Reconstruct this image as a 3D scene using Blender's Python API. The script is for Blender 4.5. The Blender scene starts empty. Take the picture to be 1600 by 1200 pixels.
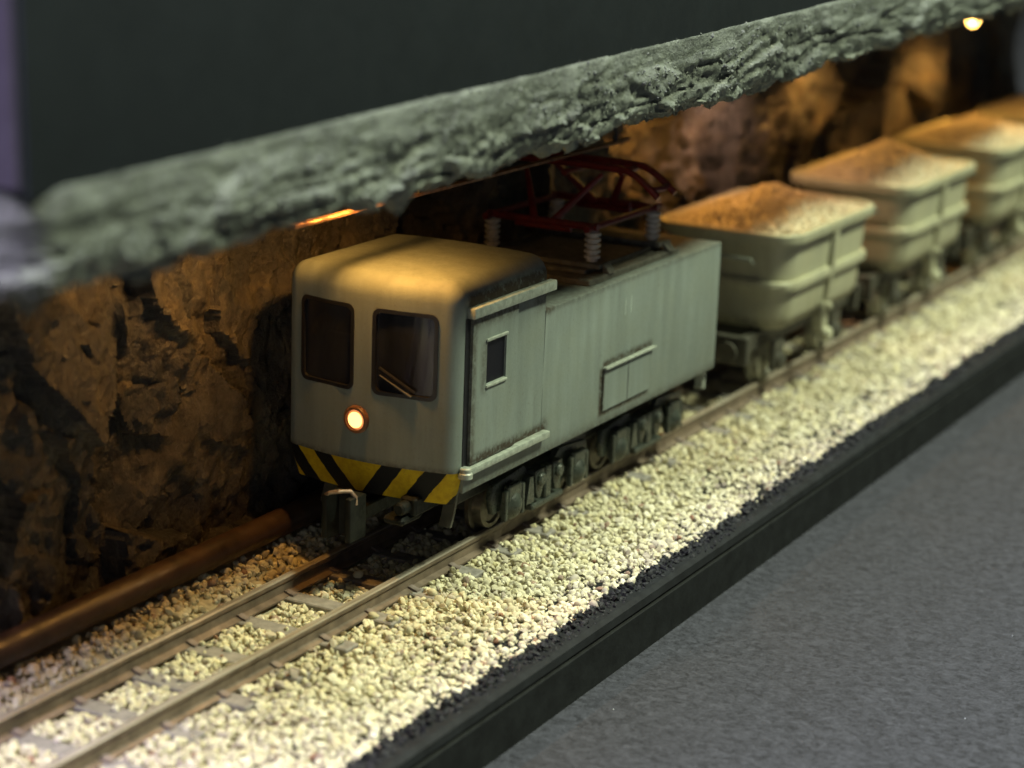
import bpy, bmesh, math, random
import numpy as np
from mathutils import Vector, Matrix, noise

MM = 0.001                      # everything below is written in millimetres: it is a small scale model
random.seed(7); rng = np.random.default_rng(7)
scene = bpy.context.scene
COL = scene.collection

# ------------------------------------------------------------------ camera
cam = bpy.data.cameras.new('camera'); cam_o = bpy.data.objects.new('camera', cam); COL.objects.link(cam_o)
YAW, PITCH, ROLL = math.radians(61.537), math.radians(15.025), math.radians(2.036)
CP = Vector((-181.493, -109.628, 77.262))
fw = Vector((math.sin(YAW)*math.cos(PITCH), math.cos(YAW)*math.cos(PITCH), -math.sin(PITCH)))
rt = Vector((math.cos(YAW), -math.sin(YAW), 0)); up = rt.cross(fw)
r2 = rt*math.cos(ROLL) + up*math.sin(ROLL); u2 = -rt*math.sin(ROLL) + up*math.cos(ROLL)
cam_o.matrix_world = Matrix(((r2.x, u2.x, -fw.x, CP.x*MM), (r2.y, u2.y, -fw.y, CP.y*MM), (r2.z, u2.z, -fw.z, CP.z*MM), (0, 0, 0, 1)))
cam.sensor_width = 36; cam.lens = 36*3371.5/1600
cam.clip_start = 0.005; cam.clip_end = 50
cam.dof.use_dof = True; cam.dof.focus_distance = 0.227; cam.dof.aperture_fstop = cam.lens/2.7
scene.camera = cam_o

# ------------------------------------------------------------------ world, lamps, exposure
world = bpy.data.worlds.new('World'); scene.world = world; world.use_nodes = True
bg = world.node_tree.nodes['Background']; bg.inputs[0].default_value = (0.55, 0.52, 0.66, 1); bg.inputs[1].default_value = 0.026

def area(name, loc, target, size, power, col, size_y=None):
    l = bpy.data.lights.new(name, 'AREA'); l.energy = power; l.color = col
    l.size = size*MM
    if size_y: l.shape = 'RECTANGLE'; l.size_y = size_y*MM
    o = bpy.data.objects.new(name, l); COL.objects.link(o)
    o.location = Vector(loc)*MM
    o.rotation_euler = (Vector(target)-Vector(loc)).to_track_quat('-Z', 'Y').to_euler()
    return o
# room lamp in front of the display, slightly green fluorescent
area('room_lamp_front', (215, -420, 745), (30, -5, 0), 300, 12.8, (0.93, 1.0, 0.70), 70)
# ceiling lamp almost straight above the open edge, neutral white
area('room_lamp_ceiling', (60, -140, 700), (30, -20, 0), 170, 4.2, (0.90, 0.96, 1.0))
# window light from the left end of the display, faint violet
area('room_window_left', (-520, 40, 640), (-80, -10, 60), 260, 15.0, (0.80, 0.70, 1.0))

# added fill lamp, low at the left, to brighten the cab front
area('room_fill_left', (-720, -330, 110), (0, 0, 20), 380, 0.32, (0.86, 0.90, 1.0))

vs = scene.view_settings
vs.view_transform = 'Standard'; vs.look = 'None'; vs.exposure = 0; vs.gamma = 1; vs.use_curve_mapping = False
scene.cycles.use_denoising = True
scene.cycles.max_bounces = 6
scene.cycles.sample_clamp_indirect = 4

# ------------------------------------------------------------------ helpers
def tag(o, label=None, cat=None, group=None, kind=None):
    if label: o['label'] = label
    if cat: o['category'] = cat
    if group: o['group'] = group
    if kind: o['kind'] = kind
    return o

def thing(name, label, cat, loc=(0, 0, 0), group=None, rotz=0):
    o = bpy.data.objects.new(name, None); o.empty_display_size = 0.005; COL.objects.link(o)
    o.location = Vector(loc)*MM; o.rotation_euler = (0, 0, rotz)
    return tag(o, label, cat, group)

def smooth_mesh(me, angle=35):
    me.polygons.foreach_set('use_smooth', [True]*len(me.polygons))
    try: me.set_sharp_from_angle(angle=math.radians(angle))
    except Exception: pass

def link(name, me, mats, parent=None, smooth=35):
    if not isinstance(mats, (list, tuple)): mats = [mats]
    for m in mats: me.materials.append(m)
    if smooth: smooth_mesh(me, smooth)
    o = bpy.data.objects.new(name, me); COL.objects.link(o)
    if parent is not None: o.parent = parent
    return o

def obj(name, bm, mats, parent=None, smooth=35):
    bmesh.ops.recalc_face_normals(bm, faces=bm.faces)
    bmesh.ops.scale(bm, vec=(MM, MM, MM), verts=bm.verts)
    me = bpy.data.meshes.new(name); bm.to_mesh(me); bm.free()
    return link(name, me, mats, parent, smooth)

def raw(name, V, F, mats, parent=None, smooth=35):
    me = bpy.data.meshes.new(name)
    me.from_pydata((np.asarray(V, float)*MM).tolist(), [], F if isinstance(F, list) else F.tolist()); me.update()
    return link(name, me, mats, parent, smooth)

def B(): return bmesh.new()

def box(bm, x0, x1, y0, y1, z0, z1, bev=0, seg=1, mi=0, M=None):
    r = bmesh.ops.create_cube(bm, size=1)
    vs_ = r['verts']
    for v in vs_:
        v.co = Vector(((x0+x1)/2+v.co.x*(x1-x0), (y0+y1)/2+v.co.y*(y1-y0), (z0+z1)/2+v.co.z*(z1-z0)))
    fs = set(f for v in vs_ for f in v.link_faces)
    for f in fs: f.material_index = mi
    if bev:
        es = set(e for v in vs_ for e in v.link_edges)
        rr = bmesh.ops.bevel(bm, geom=list(es), offset=bev, segments=seg, affect='EDGES', profile=0.5)
        vs_ = list(set(v for f in rr['faces'] for v in f.verts) | set(v for v in vs_ if v.is_valid))
    if M is not None:
        for v in vs_:
            if v.is_valid: v.co = M @ v.co
    return bm

def loops(bm, rings, closed=True, cap=(True, True), mi=0):
    """skin successive rings (lists of points)"""
    R = [[bm.verts.new(p) for p in ring] for ring in rings]
    n = len(R[0])
    for a, b in zip(R, R[1:]):
        for i in range(n if closed else n-1):
            j = (i+1) % n
            f = bm.faces.new((a[i], a[j], b[j], b[i])); f.material_index = mi
    if cap[0]: bm.faces.new(R[0][::-1]).material_index = mi
    if cap[1]: bm.faces.new(R[-1]).material_index = mi
    return R

def tube(bm, pts, r, n=10, mi=0, cap=True):
    pts = [Vector(p) for p in pts]
    rs = r if isinstance(r, (list, tuple)) else [r]*len(pts)
    rings = []
    prev = None
    for i, p in enumerate(pts):
        t = (pts[min(i+1, len(pts)-1)]-pts[max(i-1, 0)]).normalized()
        if prev is None:
            a = Vector((0, 0, 1)) if abs(t.z) < 0.9 else Vector((1, 0, 0))
            u = t.cross(a).normalized()
        else:
            u = (prev - t*prev.dot(t)).normalized()
        prev = u
        w = t.cross(u)
        rings.append([p+(u*math.cos(k*2*math.pi/n)+w*math.sin(k*2*math.pi/n))*rs[i] for k in range(n)])
    loops(bm, rings, True, (cap, cap), mi)
    return bm

def lathe(bm, prof, o, axis, n=20, mi=0, cap=(True, True)):
    """prof: [(distance along axis, radius)]"""
    o = Vector(o); ax = Vector(axis).normalized()
    a = Vector((0, 0, 1)) if abs(ax.z) < 0.9 else Vector((1, 0, 0))
    u = ax.cross(a).normalized(); w = ax.cross(u)
    loops(bm, [[o+ax*d+(u*math.cos(k*2*math.pi/n)+w*math.sin(k*2*math.pi/n))*max(r, 1e-3) for k in range(n)] for d, r in prof], True, cap, mi)
    return bm

def prism(bm, poly, axis, a, b, bev=0, mi=0):
    """poly in the two other axes, extruded along axis 'x','y','z' from a to b"""
    def P(p, t):
        return {'x': (t, p[0], p[1]), 'y': (p[0], t, p[1]), 'z': (p[0], p[1], t)}[axis]
    va = [bm.verts.new(P(p, a)) for p in poly]; vb = [bm.verts.new(P(p, b)) for p in poly]
    n = len(poly); fs = [bm.faces.new(va[::-1]), bm.faces.new(vb)]
    for i in range(n): fs.append(bm.faces.new((va[i], va[(i+1) % n], vb[(i+1) % n], vb[i])))
    for f in fs: f.material_index = mi
    if bev:
        es = set(e for f in fs for e in f.edges)
        bmesh.ops.bevel(bm, geom=list(es), offset=bev, segments=2, affect='EDGES', profile=0.5)
    return bm

def rrect(hx, hy, r, n=5, cx=0, cy=0):
    pts = []
    for k, (sx, sy) in enumerate(((1, 1), (-1, 1), (-1, -1), (1, -1))):
        for i in range(n+1):
            a = math.pi/2*(k + i/n)
            pts.append((cx+sx*(hx-r)+r*math.cos(a), cy+sy*(hy-r)+r*math.sin(a)))
    return pts

# ------------------------------------------------------------------ materials
class NT:
    def __init__(s, name):
        s.m = bpy.data.materials.new(name); s.m.use_nodes = True
        s.t = s.m.node_tree; s.p = s.t.nodes['Principled BSDF']
        s.tc = None
    def n(s, typ, **kw):
        nd = s.t.nodes.new('ShaderNode'+typ)
        for k, v in kw.items():
            if hasattr(nd, k): setattr(nd, k, v)
        return nd
    def l(s, a, b): s.t.links.new(a, b)
    def co(s, sc=(1000, 1000, 1000)):
        if s.tc is None: s.tc = s.n('TexCoord').outputs['Object']
        mp = s.n('Mapping'); mp.inputs['Scale'].default_value = sc; s.l(s.tc, mp.inputs[0]); return mp.outputs[0]
    def noise(s, scale, detail=4, rough=0.55, stretch=(1, 1, 1), dist=0):
        nd = s.n('TexNoise'); s.l(s.co([1000*k for k in stretch]), nd.inputs['Vector'])
        nd.inputs['Scale'].default_value = scale; nd.inputs['Detail'].default_value = detail
        nd.inputs['Roughness'].default_value = rough; nd.inputs['Distortion'].default_value = dist
        return nd.outputs['Fac']
    def ramp(s, fac, stops, interp='LINEAR'):
        r = s.n('ValToRGB'); r.color_ramp.interpolation = interp
        el = r.color_ramp.elements
        while len(el) < len(stops): el.new(0.5)
        for e, (p, c) in zip(el, stops): e.position = p; e.color = (c if len(c) == 4 else (*c, 1)) if isinstance(c, (tuple, list)) else (c, c, c, 1)
        s.l(fac, r.inputs[0]); return r.outputs[0]
    def mix(s, fac, a, b, blend='MIX'):
        m = s.n('Mix', data_type='RGBA', blend_type=blend)
        for sock, v in ((m.inputs[0], fac), (m.inputs[6], a), (m.inputs[7], b)):
            if isinstance(v, (int, float)): sock.default_value = v
            elif isinstance(v, (tuple, list)): sock.default_value = (*v[:3], 1)
            else: s.l(v, sock)
        return m.outputs[2]
    def math(s, op, a, b=None, c=None, clamp=False):
        m = s.n('Math', operation=op, use_clamp=clamp)
        for i, v in enumerate((a, b, c)):
            if v is None: continue
            if isinstance(v, (int, float)): m.inputs[i].default_value = v
            else: s.l(v, m.inputs[i])
        return m.outputs[0]
    def bump(s, h, strength=0.3, dist=0.1):
        b = s.n('Bump'); b.inputs['Strength'].default_value = strength; b.inputs['Distance'].default_value = dist*MM
        s.l(h, b.inputs['Height']); s.l(b.outputs[0], s.p.inputs['Normal'])
    def set(s, **kw):
        for k, v in kw.items():
            i = s.p.inputs[k]
            if isinstance(v, (int, float)): i.default_value = v
            elif isinstance(v, (tuple, list)): i.default_value = (*v[:3], 1)
            else: s.l(v, i)
        return s
    def xyz(s):
        sp = s.n('SeparateXYZ'); s.l(s.co(), sp.inputs[0]); return sp.outputs

def simple(name, c, rough=0.5, metal=0, var=0.25, scale=0.8, bump=0.15, spec=0.5):
    t = NT(name); f = t.noise(scale, 5)
    lo = [k*(1-var) for k in c]; hi = [min(1, k*(1+var)) for k in c]
    t.set(**{'Base Color': t.ramp(f, [(0.3, lo), (0.7, hi)]), 'Metallic': metal, 'Specular IOR Level': spec})
    t.set(Roughness=t.ramp(t.noise(scale*2.3, 3), [(0.3, max(0, rough-0.1)), (0.7, min(1, rough+0.12))]))
    if bump: t.bump(t.noise(scale*4, 4), bump, 0.1)
    return t.m

def smoothbox(t, X, Z, x0, x1, z0, z1, fx=0.6, fz=0.6):
    """soft-edged box mask in local mm"""
    def edge(v, a, w):
        m = t.n('MapRange', interpolation_type='SMOOTHSTEP'); t.l(v, m.inputs[0])
        m.inputs[1].default_value = a-w; m.inputs[2].default_value = a+w; return m.outputs[0]
    def edge_r(v, a, w):
        m = t.n('MapRange', interpolation_type='SMOOTHSTEP'); t.l(v, m.inputs[0])
        m.inputs[1].default_value = a-w; m.inputs[2].default_value = a+w; m.inputs[3].default_value = 1; m.inputs[4].default_value = 0; return m.outputs[0]
    a = t.math('MULTIPLY', edge(X, x0, fx), edge_r(X, x1, fx))
    b = t.math('MULTIPLY', edge(Z, z0, fz), edge_r(Z, z1, fz))
    return t.math('MULTIPLY', a, b)

def paint(name, base, dirt_boxes=(), rough=0.64):
    t = NT(name)
    X, Y, Z = t.xyz()
    streak = t.noise(0.55, 5, 0.6, (1, 1, 0.12))
    blot = t.noise(0.25, 5, 0.6)
    fine = t.noise(3.0, 4, 0.6)
    c = t.mix(t.ramp(streak, [(0.35, 0), (0.72, 1)]), base, [k*0.72 for k in base])
    c = t.mix(t.math('MULTIPLY', t.ramp(blot, [(0.4, 0), (0.75, 1)]), 0.55), c, (base[0]*0.86, base[1]*0.82, base[2]*0.72))
    c = t.mix(t.math('MULTIPLY', t.ramp(fine, [(0.62, 0), (0.74, 1)]), 0.35), c, (0.10, 0.085, 0.06))
    for (x0, x1, z0, z1, fx, fz, s) in dirt_boxes:
        m = smoothbox(t, X, Z, x0, x1, z0, z1, fx, fz)
        nz = t.ramp(t.noise(1.6, 5, 0.7), [(0.36, 0), (0.56, 1)])
        m2 = t.math('MULTIPLY', t.math('MULTIPLY', m, t.math('ADD', t.math('MULTIPLY', nz, 0.75), 0.25)), s, clamp=True)
        c = t.mix(m2, c, (0.035, 0.026, 0.016))
    t.set(**{'Base Color': c, 'Roughness': t.ramp(fine, [(0.3, rough-0.08), (0.7, rough+0.14)]), 'Specular IOR Level': 0.45})
    t.bump(t.math('ADD', t.noise(5, 4), t.math('MULTIPLY', t.noise(0.35, 3), 2.0)), 0.16, 0.12)
    return t.m

GREY = (0.188, 0.222, 0.206)
M = {}
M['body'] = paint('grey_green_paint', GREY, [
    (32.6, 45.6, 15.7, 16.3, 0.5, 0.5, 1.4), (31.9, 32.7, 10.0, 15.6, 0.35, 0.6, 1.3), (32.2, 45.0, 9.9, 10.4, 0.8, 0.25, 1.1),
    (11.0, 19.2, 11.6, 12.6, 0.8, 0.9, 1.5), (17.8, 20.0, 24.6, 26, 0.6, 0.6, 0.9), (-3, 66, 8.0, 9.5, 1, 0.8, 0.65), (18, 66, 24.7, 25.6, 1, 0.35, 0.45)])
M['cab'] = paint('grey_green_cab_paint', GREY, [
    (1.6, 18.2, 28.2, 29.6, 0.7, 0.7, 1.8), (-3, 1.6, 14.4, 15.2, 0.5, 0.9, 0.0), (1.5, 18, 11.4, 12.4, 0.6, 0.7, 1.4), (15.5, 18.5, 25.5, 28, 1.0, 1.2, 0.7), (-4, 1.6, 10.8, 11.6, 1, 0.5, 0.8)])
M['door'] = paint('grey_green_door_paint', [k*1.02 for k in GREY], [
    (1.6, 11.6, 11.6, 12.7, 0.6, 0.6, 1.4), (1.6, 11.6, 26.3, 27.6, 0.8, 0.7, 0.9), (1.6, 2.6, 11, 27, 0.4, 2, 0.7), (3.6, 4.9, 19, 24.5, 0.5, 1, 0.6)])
M['railtrim'] = simple('worn_light_grey_trim', (0.27, 0.30, 0.26), 0.4, var=0.3, scale=1.5, bump=0.2)
M['black'] = simple('black_rubber', (0.012, 0.012, 0.014), 0.38)
M['hole'] = simple('dark_cab_interior', (0.06, 0.058, 0.055), 0.8)
M['seat'] = simple('grey_interior_plastic', (0.16, 0.165, 0.16), 0.5)
M['under'] = simple('dark_underframe', (0.028, 0.03, 0.028), 0.55, bump=0.3)
M['bogie'] = simple('dirty_bogie_plastic', (0.034, 0.041, 0.034), 0.32, var=0.5, scale=1.2, bump=0.5)
M['wheel'] = simple('dark_wheel_steel', (0.13, 0.115, 0.09), 0.38, metal=0.6, var=0.4)
M['red'] = simple('dark_red_paint', (0.13, 0.012, 0.010), 0.36, var=0.35, scale=1.5)
M['ceramic'] = simple('white_insulator', (0.48, 0.45, 0.38), 0.35, var=0.25, scale=1.6, bump=0.3)
M['plate'] = simple('grimy_roof_plate', (0.10, 0.095, 0.075), 0.55, var=0.5, scale=1.0, bump=0.4)
M['chrome'] = simple('polished_wiper_metal', (0.10, 0.10, 0.10), 0.4, metal=0.3, var=0.1, bump=0)
M['coupler'] = simple('black_coupler_plastic', (0.011, 0.013, 0.012), 0.5, var=0.4, bump=0.3, spec=0.2)
M['copper'] = simple('copper_strip', (0.30, 0.16, 0.08), 0.55, metal=0.6, var=0.5)
M['white_mark'] = simple('faded_white_number_paint', (0.34, 0.39, 0.35), 0.5, var=0.15, bump=0)
M['lampring'] = simple('brown_lamp_ring', (0.16, 0.07, 0.035), 0.4)

t = NT('window_glass')
t.set(**{'Base Color': t.ramp(t.noise(0.5, 4, 0.6, (1, 1, 0.3)), [(0.35, (0.05, 0.055, 0.07)), (0.7, (0.11, 0.115, 0.14))]), 'Roughness': 0.08, 'Transmission Weight': 0.80, 'IOR': 1.5})
M['glass'] = t.m

t = NT('dark_door_glass'); t.set(**{'Base Color': (0.006, 0.006, 0.009), 'Roughness': 0.35, 'Specular IOR Level': 0.25}); M['darkglass'] = t.m
def emit(name, col, s):
    t = NT(name); t.set(**{'Base Color': (0.8, 0.7, 0.5), 'Emission Color': col, 'Emission Strength': s}); return t.m
M['headlight'] = emit('lit_headlight', (1.0, 0.58, 0.14), 3.2)
M['headrim'] = emit('lit_headlight_rim', (1.0, 0.28, 0.07), 0.75)
M['led'] = emit('lit_warm_led', (1.0, 0.55, 0.12), 25)

# yellow / black warning chevrons, a flat print on the skirt
t = NT('yellow_black_warning_stripes'); X, Y, Z = t.xyz()
wob = t.math('MULTIPLY', t.math('SUBTRACT', t.noise(0.9, 3), 0.5), 0.35)
s_ = t.math('ADD', t.math('SUBTRACT', t.math('SUBTRACT', t.math('ABSOLUTE', t.math('SUBTRACT', Y, 0.8)), 0.8), t.math('MULTIPLY', t.math('SUBTRACT', Z, 7.7), 0.79)), wob)
s_ = t.math('MAXIMUM', s_, -2.7)
mo = t.math('FLOORED_MODULO', t.math('SUBTRACT', s_, 1.9), 4.7)
isy = t.math('LESS_THAN', mo, 2.35)
cy = t.ramp(t.noise(1.1, 5, 0.65), [(0.3, (0.36, 0.235, 0.010)), (0.6, (0.52, 0.37, 0.012)), (0.75, (0.30, 0.2, 0.02))])
t.set(**{'Base Color': t.mix(isy, (0.008, 0.009, 0.011), cy), 'Roughness': 0.6, 'Specular IOR Level': 0.2})
t.bump(t.noise(5, 4), 0.15, 0.1)
M['stripes'] = t.m

# rails: brown sides, polished head
M['rail'] = simple('rail_brown_grime', (0.15, 0.115, 0.085), 0.45, metal=0.15, var=0.4, scale=0.5, bump=0.3)
t = NT('worn_rail_head'); f = t.noise(0.7, 5, 0.6, (0.1, 1, 1))
t.set(**{'Base Color': t.ramp(f, [(0.35, (0.30, 0.25, 0.18)), (0.65, (0.66, 0.60, 0.50))]), 'Metallic': 0.55, 'Roughness': t.ramp(f, [(0.3, 0.36), (0.7, 0.24)])})
M['railhead'] = t.m
M['sleeper'] = simple('grey_sleeper_plastic', (0.21, 0.195, 0.175), 0.6, var=0.3, scale=0.9, bump=0.45)
M['chair'] = simple('brown_rail_chair', (0.15, 0.12, 0.105), 0.55, var=0.4)
M['pipe'] = simple('rust_brown_pipe', (0.042, 0.024, 0.015), 0.45, var=0.5, scale=0.35, bump=0.25)

# ballast stones
def stones(name, stops, rough=0.75, bump=0.3):
    t = NT(name); g = t.n('NewGeometry'); rnd = g.outputs['Random Per Island']
    c = t.ramp(rnd, stops)
    c = t.mix(t.ramp(t.noise(2.2, 4), [(0.3, 0.5), (0.6, 0.0)]), c, (0.40, 0.35, 0.24), 'MIX')
    # faint pigment drift over the layout
    t.set(**{'Base Color': c, 'Roughness': rough, 'Specular IOR Level': 0.3}); t.bump(t.noise(6, 4), bump, 0.12)
    return t.m
M['stone'] = stones('cream_ballast_stone', [(0.0, (0.38, 0.35, 0.23)), (0.22, (0.52, 0.485, 0.32)), (0.45, (0.61, 0.575, 0.385)), (0.62, (0.66, 0.63, 0.48)), (0.78, (0.55, 0.50, 0.28)), (0.90, (0.42, 0.38, 0.30)), (0.975, (0.24, 0.20, 0.17)), (0.995, (0.22, 0.10, 0.05))])
M['loadstone'] = stones('cream_load_stone', [(0.0, (0.60, 0.56, 0.42)), (0.5, (0.72, 0.68, 0.52)), (0.85, (0.64, 0.59, 0.44)), (0.97, (0.38, 0.34, 0.27))])
M['bed'] = simple('ballast_glue_bed', (0.38, 0.34, 0.215), 0.85, var=0.4, scale=1.2)
M['blackstone'] = stones('black_painted_grit', [(0.0, (0.012, 0.013, 0.015)), (1.0, (0.03, 0.03, 0.034))], 0.6)
M['blackstone'].node_tree.nodes  # (kept dark: painted over)
t = NT('black_painted_grit_flat'); t.set(**{'Base Color': t.ramp(t.noise(1.5, 4), [(0.35, (0.008, 0.0088, 0.0092)), (0.75, (0.020, 0.021, 0.022))]), 'Roughness': 0.65, 'Specular IOR Level': 0.25}); t.bump(t.noise(4, 4), 0.5, 0.2)
M['blackstone'] = t.m
M['trim'] = simple('black_painted_base_board', (0.0075, 0.0088, 0.0088), 0.7, var=0.4, scale=0.5, bump=0.3, spec=0.18)
M['board'] = simple('black_fascia_board', (0.017, 0.022, 0.0255), 0.75, var=0.10, scale=0.2, bump=0.15, spec=0.2)
M['wagon'] = paint('olive_grey_wagon_paint', (0.43, 0.43, 0.30), [(0, 36, 8, 9.6, 2, 0.7, 0.6)], 0.5)
M['wagonframe'] = simple('olive_grey_wagon_frame', (0.05, 0.049, 0.037), 0.5, var=0.4, bump=0.3)

M['wagonwheel'] = simple('olive_wagon_wheel', (0.20, 0.195, 0.14), 0.5, var=0.4)
# table: charcoal felt-like card
t = NT('charcoal_card'); f1 = t.noise(1.5, 8, 0.85, (0.8, 0.6, 1), 0.6); f2 = t.noise(0.05, 4); f3 = t.noise(3.6, 5, 0.8, (0.35, 1, 1), 1.0)
c = t.mix(t.ramp(f1, [(0.40, 0), (0.64, 1)]), (0.0056, 0.0062, 0.0066), (0.047, 0.0505, 0.0535))
c = t.mix(t.math('MULTIPLY', t.ramp(f3, [(0.55, 0), (0.8, 1)]), 0.5), c, (0.10, 0.105, 0.109))
c = t.mix(t.math('MULTIPLY', f2, 0.4), c, (0.024, 0.026, 0.0275))
t.set(**{'Base Color': c, 'Roughness': 0.62, 'Specular IOR Level': 0.3}); t.bump(f1, 0.4, 0.15)
M['card'] = t.m

# rock
t = NT('ochre_and_black_rock'); big = t.noise(0.075, 5, 0.6, dist=0.8); mid = t.noise(0.5, 6, 0.65, (1, 1, 0.45)); fine = t.noise(2.2, 5, 0.7)
oc = t.ramp(mid, [(0.30, (0.022, 0.018, 0.013)), (0.50, (0.075, 0.060, 0.038)), (0.72, (0.18, 0.148, 0.098))])
oc = t.mix(t.ramp(fine, [(0.56, 0), (0.72, 0.8)]), oc, (0.035, 0.028, 0.02))
dk = t.ramp(fine, [(0.35, (0.012, 0.012, 0.013)), (0.75, (0.055, 0.054, 0.05))])
t.set(**{'Base Color': t.mix(t.ramp(big, [(0.44, 0), (0.56, 1)]), dk, oc), 'Roughness': t.ramp(fine, [(0.3, 0.28), (0.7, 0.55)]), 'Specular IOR Level': 0.6})
t.bump(t.math('ADD', mid, t.math('MULTIPLY', fine, 0.7)), 0.9, 0.8)
M['rock'] = t.m
t = NT('grey_drybrushed_rock'); mid = t.noise(0.45, 6, 0.65, (0.5, 1, 1)); fine = t.noise(2.6, 5, 0.7)
c = t.ramp(mid, [(0.28, (0.05, 0.057, 0.048)), (0.50, (0.125, 0.142, 0.118)), (0.74, (0.22, 0.245, 0.205))])
c = t.mix(t.math('MULTIPLY', t.ramp(fine, [(0.58, 0), (0.70, 1)]), 0.65), c, (0.44, 0.47, 0.40))
c = t.mix(t.math('MULTIPLY', t.ramp(t.noise(1.3, 5, 0.7), [(0.55, 0), (0.68, 1)]), 0.75), c, (0.03, 0.033, 0.03))
t.set(**{'Base Color': c, 'Roughness': t.ramp(fine, [(0.35, 0.55), (0.7, 0.32)]), 'Specular IOR Level': 0.55})
t.bump(t.math('ADD', mid, t.math('MULTIPLY', fine, 0.7)), 0.8, 0.5)
M['ledge'] = t.m

# ================================================================== the setting
TZ = -8.9
bm = B(); v = [bm.verts.new(p) for p in ((-500, -700, TZ), (900, -700, TZ), (900, 300, TZ), (-500, 300, TZ))]; bm.faces.new(v)
tag(obj('table', bm, M['card'], smooth=0), 'charcoal grey card table top under the display', None, None, 'structure')
# loose lint and crumbs on the card
lint = thing('table_crumbs', 'pale specks of lint lying on the charcoal card', 'crumbs'); lint['kind'] = 'stuff'

XA, XB = -118.0, 284.0
# display base: grooved black board edge
base = thing('display_base', 'black painted base board with a grooved front edge', 'base board', (0, 0, TZ))
bm = B(); prism(bm, [(-20.9, 0.05), (-20.9, 4.6), (-20.6, 4.9), (-20.6, 5.05), (-20.9, 5.2), (-20.75, 6.0), (-20.2, 6.35), (-18.6, 6.5), (-15, 6.2), (60, 5.0), (60, 0.05)], 'x', XA, XB)
obj('board', bm, M['trim'], base, 25)

def bal_h(x, y):
    h = -2.25
    if y < -4: h += -0.35*min(1, (-4-y)/14)
    if -3.6 < y < -1.0: h += 0.15
    if y > 10.6: h += min(1, (y-10.6)/5)*1.9
    return h + 0.35*noise.noise((x*0.09, y*0.12, 1.7)) + 0.12*noise.noise((x*0.4, y*0.4, 4.1))
def edge_y(x): return -18.1 + 0.75*noise.noise((x*0.05, 3.3, 0)) + 0.5*noise.noise((x*0.22, 9.1, 0)) + 0.2*noise.noise((x*0.9, 1.1, 0))

# bed sheet under the stones
nx, ny = 200, 26
xs = np.linspace(XA, XB, nx); ysv = np.linspace(-18.4, 24, ny)
V = [(x, y, bal_h(x, y)-0.35) for x in xs for y in ysv]
F = [(i*ny+j, (i+1)*ny+j, (i+1)*ny+j+1, i*ny+j+1) for i in range(nx-1) for j in range(ny-1)]
tag(raw('ballast_bed', V, F, M['bed']), 'glued bed under the cream track ballast', None, None, 'structure')

def ico(sub):
    bm = B(); bmesh.ops.create_icosphere(bm, subdivisions=sub, radius=1)
    V = np.array([v.co[:] for v in bm.verts]); F = np.array([[v.index for v in f.verts] for f in bm.faces]); bm.free(); return V, F
ICO = {1: ico(1), 2: ico(2)}
def stone_variants(sub, n, seed):
    r = np.random.default_rng(seed); V, F = ICO[sub]; out = []
    for k in range(n):
        W = V.copy()
        for _ in range(7):      # chop with random planes for a crushed, faceted look
            d = r.normal(size=3); d /= np.linalg.norm(d); h = r.uniform(0.45, 0.85)
            s = W@d; W = W - np.outer(np.maximum(0, s-h), d)
        W += r.normal(scale=0.04, size=W.shape)
        out.append(W*np.array([1.0, r.uniform(0.7, 0.95), r.uniform(0.55, 0.8)])*1.15)
    return out, F
SV = {1: stone_variants(1, 24, 1), 2: stone_variants(2, 40, 2)}
def rotm(r):
    q = r.normal(size=4); q /= np.linalg.norm(q); w, x, y, z = q
    return np.array([[1-2*(y*y+z*z), 2*(x*y-z*w), 2*(x*z+y*w)], [2*(x*y+z*w), 1-2*(x*x+z*z), 2*(y*z-x*w)], [2*(x*z-y*w), 2*(y*z+x*w), 1-2*(x*x+y*y)]])
class Stones:
    def __init__(s): s.V = []; s.F = []; s.n = 0
    def add(s, p, size, sub):
        vs_, F = SV[sub]; W = vs_[rng.integers(len(vs_))] @ rotm(rng).T * size + np.array(p)
        s.V.append(W); s.F.append(F+s.n); s.n += len(W)
    def build(s, name, mat, parent=None):
        V = np.concatenate(s.V)*MM; F = np.concatenate(s.F)
        me = bpy.data.meshes.new(name); me.vertices.add(len(V)); me.vertices.foreach_set('co', V.ravel())
        me.loops.add(F.size); me.loops.foreach_set('vertex_index', F.ravel())
        me.polygons.add(len(F)); me.polygons.foreach_set('loop_start', np.arange(0, F.size, 3)); me.polygons.foreach_set('loop_total', np.full(len(F), 3))
        me.update(calc_edges=True); me.validate()
        return link(name, me, mat, parent, 50)

SLP = 8.25; SL0 = -0.6; SLW = 1.15
def on_sleeper(x, y, m=0.0):
    k = round((x-SL0)/SLP); return abs(x-(SL0+k*SLP)) < SLW+m and -4.0-m < y < 13.8+m
st = Stones()
def scatter(x0, x1, dens, sub, smin, smax):
    n = int((x1-x0)*35.5*dens)
    for _ in range(n):
        x = rng.uniform(x0, x1); y = rng.uniform(-19.0, 16.5)
        if y < edge_y(x)-0.1: continue
        sz = rng.uniform(smin, smax)
        if abs(y) < 1.0+sz*0.6 or abs(y-9.8) < 1.0+sz*0.6: continue
        if y > 14.6 and rng.random() < .3: continue
        osl = on_sleeper(x, y, 0.05)
        if osl and rng.random() > (0.035 if y > -1 else 0.10): continue
        z = bal_h(x, y)+rng.uniform(-0.22, 0.26)
        if osl: z = max(z, -1.95+sz*0.4)
        if on_sleeper(x, y, 0.5) and not osl: z -= 0.1
        st.add((x, y, z), sz, sub)
scatter(-62, 48, 3.1, 2, 0.28, 0.54)
scatter(-62, 48, 1.8, 1, 0.14, 0.27)
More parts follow.
